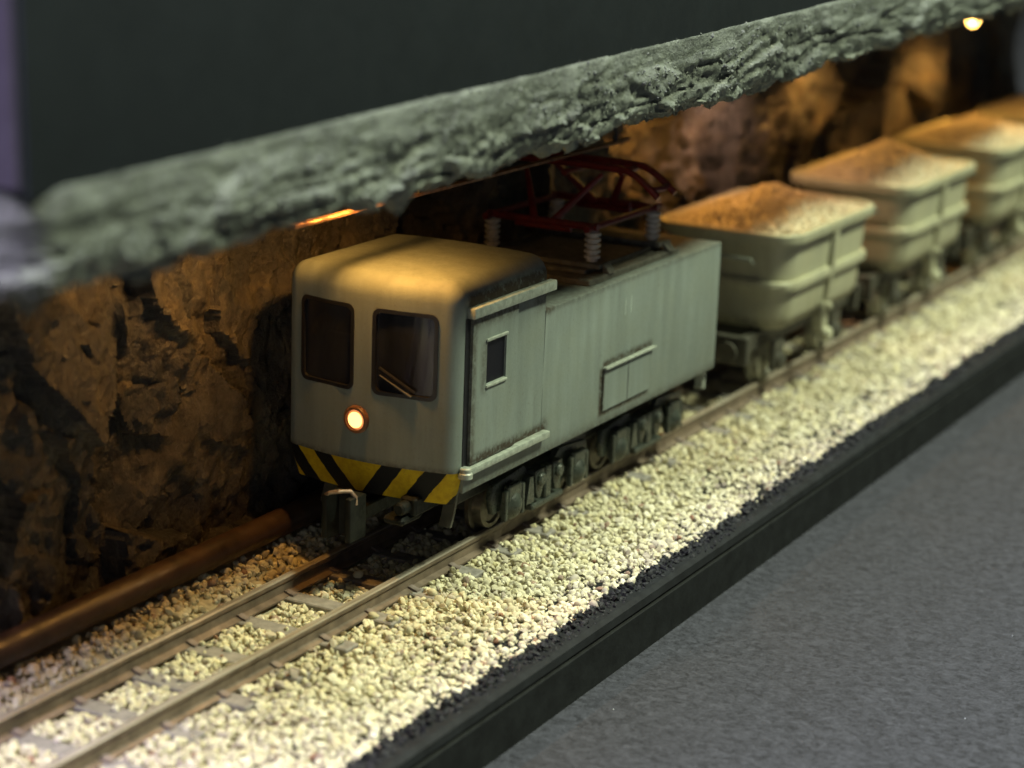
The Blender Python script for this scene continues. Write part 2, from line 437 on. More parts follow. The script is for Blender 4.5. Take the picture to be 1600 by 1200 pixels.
scatter(-62, 48, 0.13, 2, 0.52, 0.70)
scatter(48, 120, 2.8, 1, 0.30, 0.55)
scatter(120, XB, 1.8, 1, 0.42, 0.70)
scatter(XA, -62, 1.2, 1, 0.42, 0.65)
tag(st.build('ballast', M['stone']), 'cream crushed stone ballast beside and between the rails', 'ballast', None, 'stuff')

st = Stones()
for _ in range(9000):
    x = XA + (XB-XA)*rng.random()**1.5; e = edge_y(x); y = e-rng.random()**1.6*1.9-0.05
    if y < -20.5: continue
    st.add((x, y, -2.55 + 0.25*rng.normal()*(1 if y > -19.3 else .4) - (0.1 if y < -19.5 else 0)), rng.uniform(0.22, 0.48)*(1 if y > -19.4 else .6), 1)
o = st.build('painted_grit_edge', M['blackstone'], base); o.location.z = -TZ*MM; o['kind'] = 'stuff'

st = Stones()
for _ in range(46):
    x = rng.uniform(-60, 160); y = rng.uniform(-120, -24)
    st.add((x, y, TZ+0.05), rng.uniform(0.05, 0.13), 1)
lint_o = st.build('speck', M['white_mark'], lint)

# ------------------------------------------------------------------ track
track = thing('railway_track', 'single narrow gauge track on grey sleepers', 'track')
for yc in (0.0, 9.8):
    prof = [(-0.95, -2.05), (0.95, -2.05), (0.95, -1.85), (0.28, -1.62), (0.2, -0.7), (0.42, -0.5), (0.42, -0.12), (0.3, 0.0), (-0.3, 0.0), (-0.42, -0.12), (-0.42, -0.5), (-0.2, -0.7), (-0.28, -1.62), (-0.95, -1.85)]
    xs = np.linspace(XA, XB, 120)
    V = []; F = []
    n = len(prof)
    for x in xs:
        wob = 0.05*noise.noise((x*0.05, yc, 0))
        V += [(x, yc+a+wob, b) for a, b in prof]
    for i in range(len(xs)-1):
        for j in range(n): F.append((i*n+j, i*n+(j+1) % n, (i+1)*n+(j+1) % n, (i+1)*n+j))
    o = raw('rail', V, F, [M['rail'], M['railhead']], track, 30)
    for k, p in enumerate(o.data.polygons):
        if k % n in (6, 7, 8): p.material_index = 1
    bmx = bmesh.new(); bmx.from_mesh(o.data); bmesh.ops.recalc_face_normals(bmx, faces=bmx.faces); bmx.to_mesh(o.data); bmx.free()
bm = B(); box(bm, -SLW, SLW, -8.85, 8.85, -1.2, 0, 0.12); 
sl = obj('sleeper', bm, M['sleeper'], track)
sl_me = sl.data
bm = B(); prism(bm, [(-1.5, 0), (1.5, 0), (1.4, 0.3), (0.9, 0.4), (0.6, 0.55), (0.32, 0.55), (0.32, 0.3), (-0.32, 0.3), (-0.32, 0.55), (-0.6, 0.55), (-0.9, 0.4), (-1.4, 0.3)], 'x', -0.38, 0.38)
ch_me = obj('rail_chair', bm, M['chair'], track); first_ch = ch_me; ch_me = ch_me.data
k0 = int((XA-SL0)//SLP)+1; k1 = int((XB-SL0)//SLP)
fs, fc = True, True
for k in range(k0, k1+1):
    x = SL0+k*SLP
    if fs: o = sl; fs = False
    else: o = bpy.data.objects.new('sleeper', sl_me); COL.objects.link(o); o.parent = track
    o.location = ((x+random.uniform(-.2, .2))*MM, (4.9+random.uniform(-.25, .25))*MM, -1.90*MM); o.rotation_euler = (0, 0, random.uniform(-.012, .012))
    if -62 < x < 120:
        for yc in (0, 9.8):
            if fc: c = first_ch; fc = False
            else: c = bpy.data.objects.new('rail_chair', ch_me); COL.objects.link(c); c.parent = track
            c.location = (x*MM, yc*MM, -2.0*MM)

# ------------------------------------------------------------------ conduit pipe at the foot of the wall
pipe = thing('conduit_pipe', 'rust brown pipe lying along the foot of the rock wall', 'pipe', (0, 16.6, 0))
def pipe_pts(a, b, n): return [(x, 0.35*noise.noise((x*0.02, 0, 5)), 1.9+0.25*noise.noise((x*0.03, 2, 5))) for x in np.linspace(a, b, n)]
bm = B(); tube(bm, pipe_pts(XA, XB, 60), 1.5, 18); obj('tube', bm, M['pipe'], pipe)
for xc in (-16.5, 62, 140):
    bm = B(); pp = pipe_pts(xc-2.6, xc+2.6, 5); tube(bm, [pp[0], pp[0], *pp[1:-1], pp[-1], pp[-1]], [1.5, 1.95, 2.02, 2.02, 2.02, 1.95, 1.5], 18); obj('coupling_sleeve', bm, M['pipe'], pipe)

# ------------------------------------------------------------------ rock wall
def fbm(p, o=5, h=0.9, lac=2.1): return noise.fractal(p, h, lac, o)
def wall_y(x, z):
    f = 21.4
    p = Vector((x*0.030+3.1, z*0.045, 2.2))
    f += 1.4*fbm(p, 3)
    wx = x + 1.6*noise.noise((x*0.1, z*0.12, 4.0)); wz = z + 1.6*noise.noise((x*0.11, z*0.1, 9.0))
    for (fx_, fz_, amp_, sd) in ((0.050, 0.036, 5.2, 7.7), (0.15, 0.10, 1.5, 3.1), (0.42, 0.30, 0.5, 5.9)):
        cp = Vector((wx*fx_+wz*fz_*0.35, wz*fz_-wx*fx_*0.25, sd)); dd, pp = noise.voronoi(cp)
        h1 = noise.cell(pp[0]*17.3); h2 = noise.cell(pp[0]*29.1+Vector((3, 1, 2))); h3 = noise.cell(pp[0]*41.7+Vector((7, 5, 1)))
        f += amp_*((cp.x-pp[0].x)*h1*0.8 + (cp.y-pp[0].y)*h2*0.8 + h3*0.22)
    da, db = x*0.78-z*0.62, x*0.62+z*0.78      # diagonal folds
    f -= 1.7*(0.5-abs(noise.noise((da*0.085, db*0.022, 3.7)))*1.6)
    f -= 0.5*abs(fbm(Vector((x*0.16, z*0.2, 1.3)), 5))
    f -= 0.55*fbm(Vector((x*0.5, z*0.42, 3.3)), 4)
    f -= 0.26*abs(fbm(Vector((x*1.3, z*1.0, 6.3)), 3))
    if z > 36: f -= min(9.0, (z-36)**1.5*0.16)
    lim = 18.9 if z < 5 else 17.2
    if f < lim: f = lim - 0.25*(lim-f)**0.8 if False else lim + 0.22*(f-lim)
    return f
def axis_samples(segs):
    out = []
    for a, b, s in segs: out += list(np.arange(a, b, s))
    return out+[segs[-1][1]]
xs = axis_samples([(XA, -50, 1.6), (-50, 20, 0.33), (20, 40, 0.45), (40, 140, 0.8), (140, XB, 1.6)]); zs = axis_samples([(-7, 40, 0.36), (40, 58, 0.9)])
V = [(x, wall_y(x, z), z) for x in xs for z in zs]; nz = len(zs)
F = [(i*nz+j, (i+1)*nz+j, (i+1)*nz+j+1, i*nz+j+1) for i in range(len(xs)-1) for j in range(nz-1)]
nb = len(V); V += [(XA, 60, -7), (XA, 60, 58), (XB, 60, -7), (XB, 60, 58)]
F.append([j for j in range(nz)]+[nb+1, nb]); L0 = (len(xs)-1)*nz; F.append([L0+nz-1-j for j in range(nz)]+[nb+2, nb+3])
F.append((nb, nb+1, nb+3, nb+2))
tag(raw('rock_wall', V, F, M['rock'], None, 38), 'rough ochre and black rock wall behind the train', 'rock wall')

# ------------------------------------------------------------------ roof of the display: fascia board over a ragged rock ledge
roof = thing('display_roof', 'black fascia board with ragged grey rock ledge along its lower edge', 'display roof', (1.1, 0, -0.3)); roof.rotation_euler = (0, -0.025, 0)
RX, RY = -76.8, -17.4
bm = B(); box(bm, RX, XB, RY, 60, 53.9, 110, 0.3, 2); obj('fascia_board', bm, M['board'], roof, 30)
bm = B(); box(bm, RX-0.5, RX-0.02, RY+0.4, 59.5, 54.6, 109.5, 0.1); obj('violet_light_end_panel', bm, simple('end_panel_violet_light_tint', (0.045, 0.042, 0.054), 0.7, var=0.1, spec=0.2), roof)  # added panel; violet light from the left put into its colour
# swept ledge: path runs down the left end and then along the front
prof = []   # (outward offset, z, displacement weight)
ctrl = [(-0.5, 55.0, 0.0), (0.10, 54.3, 0.18), (0.18, 52.8, 0.4), (0.2, 51.3, 0.7), (0.1, 49.8, 0.9), (0.0, 48.4, 1.0), (-0.3, 47.2, 1.1), (-1.6, 46.5, 1.2), (-3.2, 46.6, 1.2), (-6.0, 47.2, 1.2), (-12, 48.5, 1.5), (-22, 49.5, 1.5), (-44, 50.5, 1.0)]
for (a, b) in zip(ctrl, ctrl[1:]):
    seg = math.hypot(b[0]-a[0], b[1]-a[1]); n = max(1, int(seg/(0.28 if a[0] > -3.1 else 1.5)))
    for i in range(n): u = i/n; prof.append(tuple(a[k]+(b[k]-a[k])*u for k in range(3)))
prof.append(ctrl[-1])
path = []
for y in np.arange(58, RY+3.01, -1.0): path.append(((RX, y), (-1, 0)))
for k in range(9): a = math.pi+math.pi/2*k/8; path.append(((RX+3+3*math.cos(a), RY+3+3*math.sin(a)), (math.cos(a), math.sin(a))))
x = RX+3.4
while x < XB: path.append(((x, RY), (0, -1))); x += 0.30 if x < 60 else (0.7 if x < 130 else 1.4)
V = []; npf = len(prof)
for (P, N) in path:
    for (off, z, w) in prof:
        inn = max(0.0, -off)
        if N[0] != 0 and off < -3: off2 = max(off, -3-0.02*inn)     # keep the end short so the two sweeps do not cross
        else: off2 = off
        q = Vector((P[0]+N[0]*off2, P[1]+N[1]*off2, z))
        wx = q.x + 2.0*noise.noise((q.x*0.05, z*0.2, 1.0))
        d = 0.55*fbm(Vector((wx*0.05, q.y*0.1, z*0.10)), 2)
        # broken faces: tilted facets of a stretched cell pattern, at two sizes
        for (fx_, fz_, amp_, sd) in ((0.085, 0.26, 0.75, 1.7), (0.30, 0.62, 0.26, 5.2)):
            cp = Vector((wx*fx_+z*0.03, q.y*0.15, z*fz_+sd)); dd, pp = noise.voronoi(cp)
            h1 = noise.cell(pp[0]*17.3); h2 = noise.cell(pp[0]*29.1+Vector((3, 1, 2))); h3 = noise.cell(pp[0]*41.7+Vector((7, 5, 1)))
            d += amp_*((cp.x-pp[0].x)*(h1)*0.9 + (cp.z-pp[0].z)*(h2)*1.1 + h3*0.35)
        d -= 0.6*max(0.0, 0.16-abs(noise.noise((q.x*0.035, 2.0, z*0.55+0.8*noise.noise((q.x*0.1, 0, 3))))))/0.16*0.7   # cracks
        d += 0.24*fbm(Vector((q.x*0.9, q.y*1.1, z*1.1)), 4)
        d += 0.17*noise.noise((q.x*2.1, q.y*2.1, z*2.1))
        dz = 0
        if off <= -0.2: dz = 1.7*fbm(Vector((q.x*0.075, q.y*0.2, 3.1)), 3) + 1.1*fbm(Vector((q.x*0.35, q.y*0.3, 5.1)), 3)
        amp = w*(0.8 if z > 52 else 1.0)
        ss = min(1.0, max(0.0, (-off+0.4)/1.6)) if off > -3 else 1.0
        V.append((q.x+N[0]*d*amp*(1 if off > -4 else 0), q.y+N[1]*d*amp*(1 if off > -4 else 0), z + dz*ss*0.9 + (d*0.35 if off < -3 else 0)))
F = [(i*npf+j, (i+1)*npf+j, (i+1)*npf+j+1, i*npf+j+1) for i in range(len(path)-1) for j in range(npf-1)]
o = raw('rock_ledge', V, F, M['ledge'], roof, 70)
bmx = bmesh.new(); bmx.from_mesh(o.data); bmesh.ops.recalc_face_normals(bmx, faces=bmx.faces); bmx.to_mesh(o.data); bmx.free()
bm = B(); box(bm, RX+2.5, XB-0.5, RY+2.5, 59, 50.8, 53.8); obj('ceiling_slab', bm, M['rock'], roof, 0)

st = Stones(); Va = np.array(V).reshape(len(path), npf, 3)
jj = [j for j, p in enumerate(prof) if p[0] > -4.5]
for _ in range(8000):
    i = rng.integers(60, len(path)); j = jj[min(len(jj)-1, int(len(jj)*rng.random()**0.55))]
    p = Va[i, j]
    if p[0] > 200: continue
    if noise.noise((p[0]*0.2, p[2]*0.4, 2.2)) < -0.15: continue
    st.add(p+rng.normal(scale=0.06, size=3), rng.uniform(0.06, 0.20)*(1.8 if rng.random() < .06 else 1), 1)
o = st.build('ledge_crumbs', M['ledge'], roof); o['kind'] = 'stuff'

# ------------------------------------------------------------------ overhead copper conductor and warm leds under the roof
wire = thing('overhead_conductor', 'thin copper strip hanging under the rock ledge above the cab', 'conductor', (0, 4.9, 37.75))
bm = B(); box(bm, -15.0, 58, -0.4, 0.4, 0.0, 0.35, 0.06); obj('strip', bm, M['copper'], wire)
for xh in (8, 54):
    bm = B(); tube(bm, [(xh, 0, 0.3), (xh, 0, 13.8)], 0.28, 8); obj('hanger', bm, M['under'], wire)

def led(x, y, z, power, label, col=(1.0, 0.48, 0.10), spot=150, aim=(0, 0, -1)):
    t_ = thing('led_lamp', label, 'lamp', (x, y, z), 'warm lamps under the display roof')
    bm = B(); lathe(bm, [(0, 1.0), (-0.5, 1.0), (-1.2, 0.8), (-1.6, 0.4), (-1.7, 0.02)], (0, 0, 0), (0, 0, 1), 14); obj('lens', bm, M['led'], t_)
    bm = B(); lathe(bm, [(0.02, 1.25), (0.8, 1.25), (0.9, 0.5), (max(1.0, 51.2-z), 0.5)], (0, 0, 0), (0, 0, 1), 14); obj('holder', bm, M['under'], t_)
    l = bpy.data.lights.new('led_light', 'SPOT'); l.spot_size = math.radians(spot); l.spot_blend = 0.7; l.energy = power; l.color = col; l.shadow_soft_size = 1.0*MM
    lo = bpy.data.objects.new('led_light', l); COL.objects.link(lo); lo.parent = t_; lo.location = (0, 0, -2.2*MM); lo.rotation_euler = Vector(aim).to_track_quat('-Z', 'Y').to_euler()
    return t_
led(-14, 9.0, 45.0, 0.017, 'warm lamp close to the rock wall ahead of the locomotive', (1.0, 0.54, 0.18), spot=92, aim=(-0.15, 1.0, -0.75))
led(-4.5, 1.8, 44.8, 0.035, 'warm lamp above the front of the locomotive cab', (1.0, 0.47, 0.10), spot=155, aim=(0.0, 0.35, -1))
led(97, 14.0, 43.6, 0.017, 'warm lamp above the front of the first ore wagon', (1.0, 0.43, 0.07))
led(121, 15.2, 42.3, 0.021, 'warm lamp close to the rock above the back of the first ore wagon', (1.0, 0.56, 0.36))
led(158, 14, 44.0, 0.028, 'warm lamp above the second ore wagon')
led(213, 10, 42.3, 0.045, 'glowing orange lamp in view at top right under the ledge')

# ================================================================== the locomotive
HW = 10.45
loco = thing('electric_locomotive', 'grey electric mine locomotive with yellow and black striped skirt and lit headlight', 'locomotive', (0, 5.2, 0))

# --- cab shell with real window openings ---------------------------------------------------------
NOSE = 1.7; CR = 2.2
def plan(y):            # x of the bowed front for a given local y
    return -NOSE*(1-(abs(y)/HW)**2.0)
WY0, WY1, WZ0, WZ1 = 0.75, 8.6, 18.3, 28.2        # cell round each window
front_y = [8.55-0.0]
# front samples from left (+) to right (-)
fy = list(np.linspace(WY1, WY0, 9)) + [0.0] + list(np.linspace(-WY0, -WY1, 9))
outline = []   # (x, y, nx, ny)
for x in (18.0, 12.0, 6.0, 1.2): outline.append((x, HW, 0, 1))
xc0 = plan(8.6)
for k in range(1, 7):   # left corner, quarter turn
    a = math.pi/2*k/7
    outline.append((1.2-(1.2-xc0)*math.sin(a), 8.6+(HW-8.6)*math.cos(a), -math.sin(a), math.cos(a)))
for y in fy: outline.append((plan(y), y, -1, 0))
for k in range(6, 0, -1):
    a = math.pi/2*k/7
    outline.append((1.2-(1.2-xc0)*math.sin(a), -(8.6+(HW-8.6)*math.cos(a)), -math.sin(a), -math.cos(a)))
for x in (1.2, 6.0, 12.0, 18.0): outline.append((x, -HW, 0, -1))
iL = 10; # index of first front sample
zl = [11.3, 13.0, 15.0, 17.0] + list(np.linspace(WZ0, WZ1, 9)) + [28.9]
RR = 2.2
bm = B(); rings = []
for z in zl: rings.append([(x, y, z) for x, y, nx_, ny_ in outline])
for k in range(1, 9):
    a = math.pi/2*k/8; ins = RR*(1-math.cos(a)); z = 28.9+RR*math.sin(a)
    rings.append([(x-nx_*ins, y-ny_*ins, z) for x, y, nx_, ny_ in outline])
# slightly crowned roof: keep shrinking towards the centre line
for s in (0.75, 0.45, 0.15):
    rings.append([((x-nx_*RR) + (9-(x-nx_*RR))*(0 if x == 18.0 else (1-s)*0.8), (y-ny_*RR)*s, 31.1+0.2*(1-s*s)) for x, y, nx_, ny_ in outline])
G = [[bm.verts.new(p) for p in ring] for ring in rings]
no = len(outline)
zi0 = 4; zi1 = 12
cells = [(iL, iL+8), (iL+10, iL+18)]
for i in range(len(rings)-1):
    for j in range(no-1):
        if zi0 <= i < zi1 and any(a <= j < b for a, b in cells): continue
        bm.faces.new((G[i][j], G[i][j+1], G[i+1][j+1], G[i+1][j]))
bm.faces.new(G[-1])
WIN = []
for a, b in cells:      # ring from the cell border to the rounded opening
    per = [(zi0, j) for j in range(a, b)] + [(i, b) for i in range(zi0, zi1)] + [(zi1, j) for j in range(b, a, -1)] + [(i, a) for i in range(zi1, zi0, -1)]
    outer = [G[i][j] for i, j in per]
    cyc = (outline[a][1]+outline[b][1])/2; czc = (WZ0+WZ1)/2; hy = 3.55; hz = 4.5; r = 0.85
    inner = []
    for vtx in outer:
        dy = (vtx.co.y-cyc)/((WY1-WY0)/2)*hy; dz = (vtx.co.z-czc)/((WZ1-WZ0)/2)*hz
        qy, qz = abs(dy), abs(dz)       # clamp the box corners to a radius
        if qy > hy-r and qz > hz-r:
            ay, az = qy-(hy-r), qz-(hz-r); L = math.hypot(ay, az); ay, az = ay/L*r, az/L*r
            dy = math.copysign(hy-r+ay, dy); dz = math.copysign(hz-r+az, dz)
        yy = cyc+dy; inner.append((yy, czc+dz))
    # denser corners
    vin = [bm.verts.new((plan(y), y, z)) for y, z in inner]
    vdp = [bm.verts.new((plan(y)+0.55, y, z)) for y, z in inner]
    n = len(outer)
    for k in range(n):
        bm.faces.new((outer[k], outer[(k+1) % n], vin[(k+1) % n], vin[k]))
        bm.faces.new((vin[k], vin[(k+1) % n], vdp[(k+1) % n], vdp[k]))
    WIN.append((cyc, czc, hy, hz, r))
# rear wall of the cab above the hood
rear = [G[i][0] for i in range(len(rings)-1, -1, -1)] + [G[i][no-1] for i in range(len(rings))]
try: bm.faces.new(rear)
except Exception: pass
cab = obj('cab', bm, M['cab'], loco, 28)

for (cyc, czc, hy, hz, r) in WIN:
    # rubber frame
    bm = B(); A = rrect(hy+0.02, hz+0.02, r, 5); Bq = rrect(hy-0.38, hz-0.38, r*0.7, 5)
    R1 = [bm.verts.new((plan(cyc+y)-0.10, cyc+y, czc+z)) for y, z in A]; R2 = [bm.verts.new((plan(cyc+y)-0.10, cyc+y, czc+z)) for y, z in Bq]
    R3 = [bm.verts.new((plan(cyc+y)+0.5, cyc+y, czc+z)) for y, z in Bq]; R0 = [bm.verts.new((plan(cyc+y)+0.5, cyc+y, czc+z)) for y, z in A]
    n = len(A)
    for k in range(n):
        j = (k+1) % n
        for P, Q in ((R0, R1), (R1, R2), (R2, R3)): bm.faces.new((P[k], P[j], Q[j], Q[k]))
    fr = obj('window_frame', bm, M['black'], loco, 40)
    bm = B()
    for dx, in ((0.28,), (0.40,)):
        cols = np.linspace(-(hy-0.3), hy-0.3, 9)
        rr_ = [[bm.verts.new((plan(cyc+c)+dx, cyc+c, czc+s*(hz-0.3))) for s in (-1, 1)] for c in cols]
        for p_, q_ in zip(rr_, rr_[1:]): bm.faces.new((p_[0], q_[0], q_[1], p_[1]))
    obj('window_pane', bm, M['glass'], fr, 40)
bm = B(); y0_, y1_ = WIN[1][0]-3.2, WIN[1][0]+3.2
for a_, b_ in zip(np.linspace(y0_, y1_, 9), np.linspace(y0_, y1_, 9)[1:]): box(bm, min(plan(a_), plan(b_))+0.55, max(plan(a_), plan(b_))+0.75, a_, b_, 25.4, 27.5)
obj('blue_reflection_band', bm, simple('blue_reflection_tint', (0.17, 0.18, 0.30), 0.5, bump=0), loco)  # added band imitating the bluish room reflection at the top of this pane
# wiper on the right-hand pane
bm = B(); cyr = WIN[1][0]
tube(bm, [(plan(cyr-0.6)-0.25, cyr-1.0, 19.05), (plan(cyr+2.3)-0.3, cyr+2.5, 20.9)], [0.13, 0.07], 8)
wp = obj('wiper', bm, M['chrome'], loco)
bm = B(); tube(bm, [(plan(cyr-1)-0.1, cyr-1.3, 19.5), (plan(cyr+2)-0.1, cyr+2.7, 21.6)], 0.16, 6); obj('blade', bm, M['black'], wp)

# headlight
hx = plan(0.6)
bm = B(); lathe(bm, [(-0.4, 1.5), (0.35, 1.45), (0.5, 1.32), (0.5, 1.12), (0.2, 1.05), (-0.2, 1.05)], (hx, 0.6, 15.75), (-1, 0, 0), 28, cap=(True, False)); hl = obj('headlight', bm, M['lampring'], loco)
bm = B(); lathe(bm, [(-0.1, 0.84), (0.40, 0.84), (0.5, 0.45), (0.54, 0.02)], (hx, 0.6, 15.75), (-1, 0, 0), 24); obj('lens', bm, M['headlight'], hl)
bm = B(); lathe(bm, [(-0.1, 1.09), (0.16, 1.09), (0.36, 0.85), (0.36, 0.82)], (hx, 0.6, 15.75), (-1, 0, 0), 24, cap=(True, False)); obj('reflector', bm, M['headrim'], hl)
l = bpy.data.lights.new('headlight_beam', 'SPOT'); l.energy = 0.007; l.color = (1, 0.55, 0.20); l.spot_size = math.radians(64); l.spot_blend = 0.8; l.shadow_soft_size = 1.0*MM
lo = bpy.data.objects.new('headlight_beam', l); COL.objects.link(lo); lo.parent = loco; lo.location = ((hx-1.0)*MM, 0.6*MM, 15.75*MM); lo.rotation_euler = Vector((-1, 0, -0.40)).to_track_quat('-Z', 'Y').to_euler()

# striped skirt below the cab front
bm = B(); sk = outline[3:-3]
def skr(ins, z): return [(x-nx_*ins, y-ny_*ins, z) for x, y, nx_, ny_ in sk]
loops(bm, [skr(0.9, 11.25), skr(0.08, 11.28), skr(0.12, 10.9), skr(0.45, 9.4), skr(0.95, 7.75), skr(1.5, 7.7)], False, (False, False))
obj('warning_skirt', bm, M['stripes'], loco, 40)

# --- long hood -----------------------------------------------------------------------------------
bm = B(); prism(bm, [(1.3, 8.9), (64.9, 8.9), (64.9, 25.2), (18.02, 25.2), (18.02, 11.28), (1.3, 11.28)], 'y', -HW, HW, 0.14)
obj('hood', bm, M['body'], loco, 35)
# cab interior: floor, rear wall, console, seats
bm = B(); box(bm, 1.2, 17.6, -9.8, 9.8, 11.6, 12.2); box(bm, 15.5, 17.6, -9.9, 9.9, 12.2, 27.5); obj('interior_bulkhead', bm, M['hole'], loco)
bm = B(); prism(bm, [(0.6, 12.2), (3.4, 12.2), (3.4, 17.2), (0.9, 18.0), (0.6, 18.0)], 'y', -8.2, 8.2, 0.15); obj('control_console', bm, M['seat'], loco)
for yy in (4.9, -4.9):
    bm = B(); box(bm, 8.0, 12.5, yy-2, yy+2, 12.2, 16.2, 0.4, 2); box(bm, 12.0, 13.3, yy-2, yy+2, 15.5, 23.0, 0.4, 2); obj('driver_seat', bm, M['seat'], loco)

# --- sliding door on the near side (and its twin on the far side) ---------------------------------
for sgn in (-1, 1):
    Y0 = sgn*HW
    def yb(a, b): return (min(Y0+sgn*a, Y0+sgn*b), max(Y0+sgn*a, Y0+sgn*b))
    # black slot where the door has slid back from its post
    bm = B(); a, b = yb(-0.3, 0.06); box(bm, 0.95, 1.8, a, b, 11.8, 27.4); obj('door_gap', bm, M['black'], loco)
    # the leaf: four pieces round its small window
    bm = B(); a, b = yb(0.01, 0.42); x0, x1, z0, z1 = 1.8, 11.2, 11.9, 27.35; wx0, wx1, wz0, wz1 = 4.7, 8.8, 19.8, 24.4
    ring = lambda y, e: [(wx0-e, y, wz0-e), (wx1+e, y, wz0-e), (wx1+e, y, wz1+e), (wx0-e, y, wz1+e)]
    yo = b if sgn > 0 else a; yi = a if sgn > 0 else b
    O = [bm.verts.new(p) for p in ((x0, yo, z0), (x1, yo, z0), (x1, yo, z1), (x0, yo, z1))]
    I = [bm.verts.new(p) for p in ring(yo, 0)]; I2 = [bm.verts.new(p) for p in ring(yi, -0.12)]; O2 = [bm.verts.new(p) for p in ((x0, yi, z0), (x1, yi, z0), (x1, yi, z1), (x0, yi, z1))]
    for k in range(4):
        j = (k+1) % 4
        bm.faces.new((O[k], O[j], I[j], I[k])); bm.faces.new((I[k], I[j], I2[j], I2[k])); bm.faces.new((O2[k], O2[j], O[j], O[k]))
    door = obj('sliding_door', bm, M['door'], loco, 20)
    bm = B(); a, b = yb(0.012, 0.06); box(bm, wx0-0.1, wx1+0.1, a, b, wz0-0.1, wz1+0.1); obj('window_recess', bm, M['hole'], door)
    bm = B(); a, b = yb(0.14, 0.2); box(bm, wx0+0.05, wx1-0.05, a, b, wz0+0.05, wz1-0.05); obj('window_pane', bm, M['darkglass'], door)
    bm = B(); a, b = yb(0.30, 0.62)
    box(bm, wx0-0.25, wx1+0.1, a, b, wz1, wz1+0.32, 0.06); box(bm, wx0-0.1, wx1+0.1, a, b, wz0-0.3, wz0, 0.06); obj('window_ledge', bm, M['railtrim'], door)
    if sgn > 0: continue
    # runners
    bm = B(); a, b = yb(-0.02, 0.95); box(bm, 1.15, 18.7, a, b, 27.4, 28.5, 0.12, 2); obj('upper_door_runner', bm, M['railtrim'], loco)
    bm = B(); a, b = yb(-0.02, 0.9); box(bm, 1.5, 18.5, a, b, 11.0, 11.75, 0.1, 2); obj('lower_door_runner', bm, M['railtrim'], loco)
    bm = B(); lathe(bm, [(0, 0.75), (0.5, 0.75), (0.62, 0.62), (1.0, 0.62), (1.12, 0.5)], (0.95, Y0+sgn*0.45, 10.8), (0, 0, 1), 14); obj('runner_stop', bm, M['railtrim'], loco)
    # ventilation hatch low on the hood
    bm = B(); a, b = yb(0.0, 0.22); box(bm, 32.6, 45.0, a, b, 10.5, 15.5, 0.07); ht = obj('service_hatch', bm, M['body'], loco)
    bm = B(); a, b = yb(0.02, 0.60); box(bm, 32.6, 45.9, a, b, 15.45, 15.72, 0.06); obj('hatch_drip_rail', bm, M['railtrim'], ht)
    bm = B(); a, b = yb(0.221, 0.235); box(bm, 38.85, 39.05, a, b, 10.6, 15.4); obj('hatch_joint', bm, M['black'], ht)
    # number 11, two thin faded strokes
    for xn in (37.7, 39.2):
        bm = B(); a, b = yb(0.004, 0.02); box(bm, xn, xn+0.2, a, b, 20.9, 22.9)
        box(bm, xn-0.22, xn+0.02, a, b, 22.55, 22.72) if xn < 0 else None
        obj('number_stroke', bm, M['white_mark'], loco)
# --- roof gear ------------------------------------------------------------------------------------
bm = B(); box(bm, 31.0, 55.0, -9.1, 9.1, 25.2, 25.9, 0.1); box(bm, 33.5, 54.0, -7.2, 7.2, 25.9, 26.4, 0.1); obj('roof_plate', bm, M['plate'], loco)
for xx in (36.3, 52.4):
    bm = B(); box(bm, xx-1.6, xx+1.6, -8.4, 8.4, 26.4, 27.0, 0.1)
    for s in (-1, 1): prism(bm, [(s*8.45, 25.95), (s*9.35, 25.95), (s*8.45, 27.0)], 'x', xx-0.8, xx+0.8)
    obj('mounting_bracket', bm, M['plate'], loco)
pan = obj('pantograph', tube(tube(tube(tube(B(), [(34.5, -6.6, 30.9), (54.0, -6.6, 30.9)], 0.42, 8), [(34.5, 6.6, 30.9), (54.0, 6.6, 30.9)], 0.42, 8), [(36.3, -7.2, 30.9), (36.3, 7.2, 30.9)], 0.45, 8), [(52.4, -7.2, 30.9), (52.4, 7.2, 30.9)], 0.45, 8), M['red'], loco)
for xx in (36.3, 52.4):
    for s in (-1, 1):
        pr = [(0, 0.95)]
        for k in range(5): b0 = 0.3+k*0.66; pr += [(b0, 0.85), (b0+0.12, 1.28), (b0+0.4, 1.28), (b0+0.52, 0.85)]
        pr += [(3.7, 0.5)]; pr = [(d_, r_*0.74) for d_, r_ in pr]
        bm = B(); lathe(bm, pr, (xx, s*6.6, 26.95), (0, 0, 1), 16); obj('insulator', bm, M['ceramic'], pan)
def arm(pts, r): return obj('frame_tube', tube(B(), pts, r, 8), M['red'], pan)
for xx, dx in ((36.6, 1), (52.1, -1)):
    arm([(xx, -3.6, 31.2), (xx, -3.6, 30.2), (xx, 3.6, 30.2), (xx, 3.6, 31.2)], 0.34)
    # lower arms lean outward to the knees, upper arms return to the head
    kx = xx-dx*1.8
    for s in (-1, 1):
        arm([(xx, s*1.2, 30.9), (xx+dx*4.6, s*5.0, 36.2)], [0.5, 0.28])
def head(xx, z0):
    pts = []
    for k in range(25):
        y = -12.2+24.4*k/24; e = abs(y)/12.2
        pts.append((xx, y, z0+0.75-0.25*e**2-2.4*max(0, e-0.64)**1.4*4.6))
    return pts
for xx in (41.5, 46.0):
    arm(head(xx, 36.3), 0.42)
for s in (-1, 1): arm([(41.5, s*7.2, 36.6), (46.0, s*7.2, 36.6)], 0.36); arm([(41.5, s*11.2, 35.0), (43.8, s*11.6, 34.9), (46.0, s*11.2, 35.0)], 0.36)
arm([(41.2, 0, 35.9), (46.3, 0, 35.9)], 0.4)
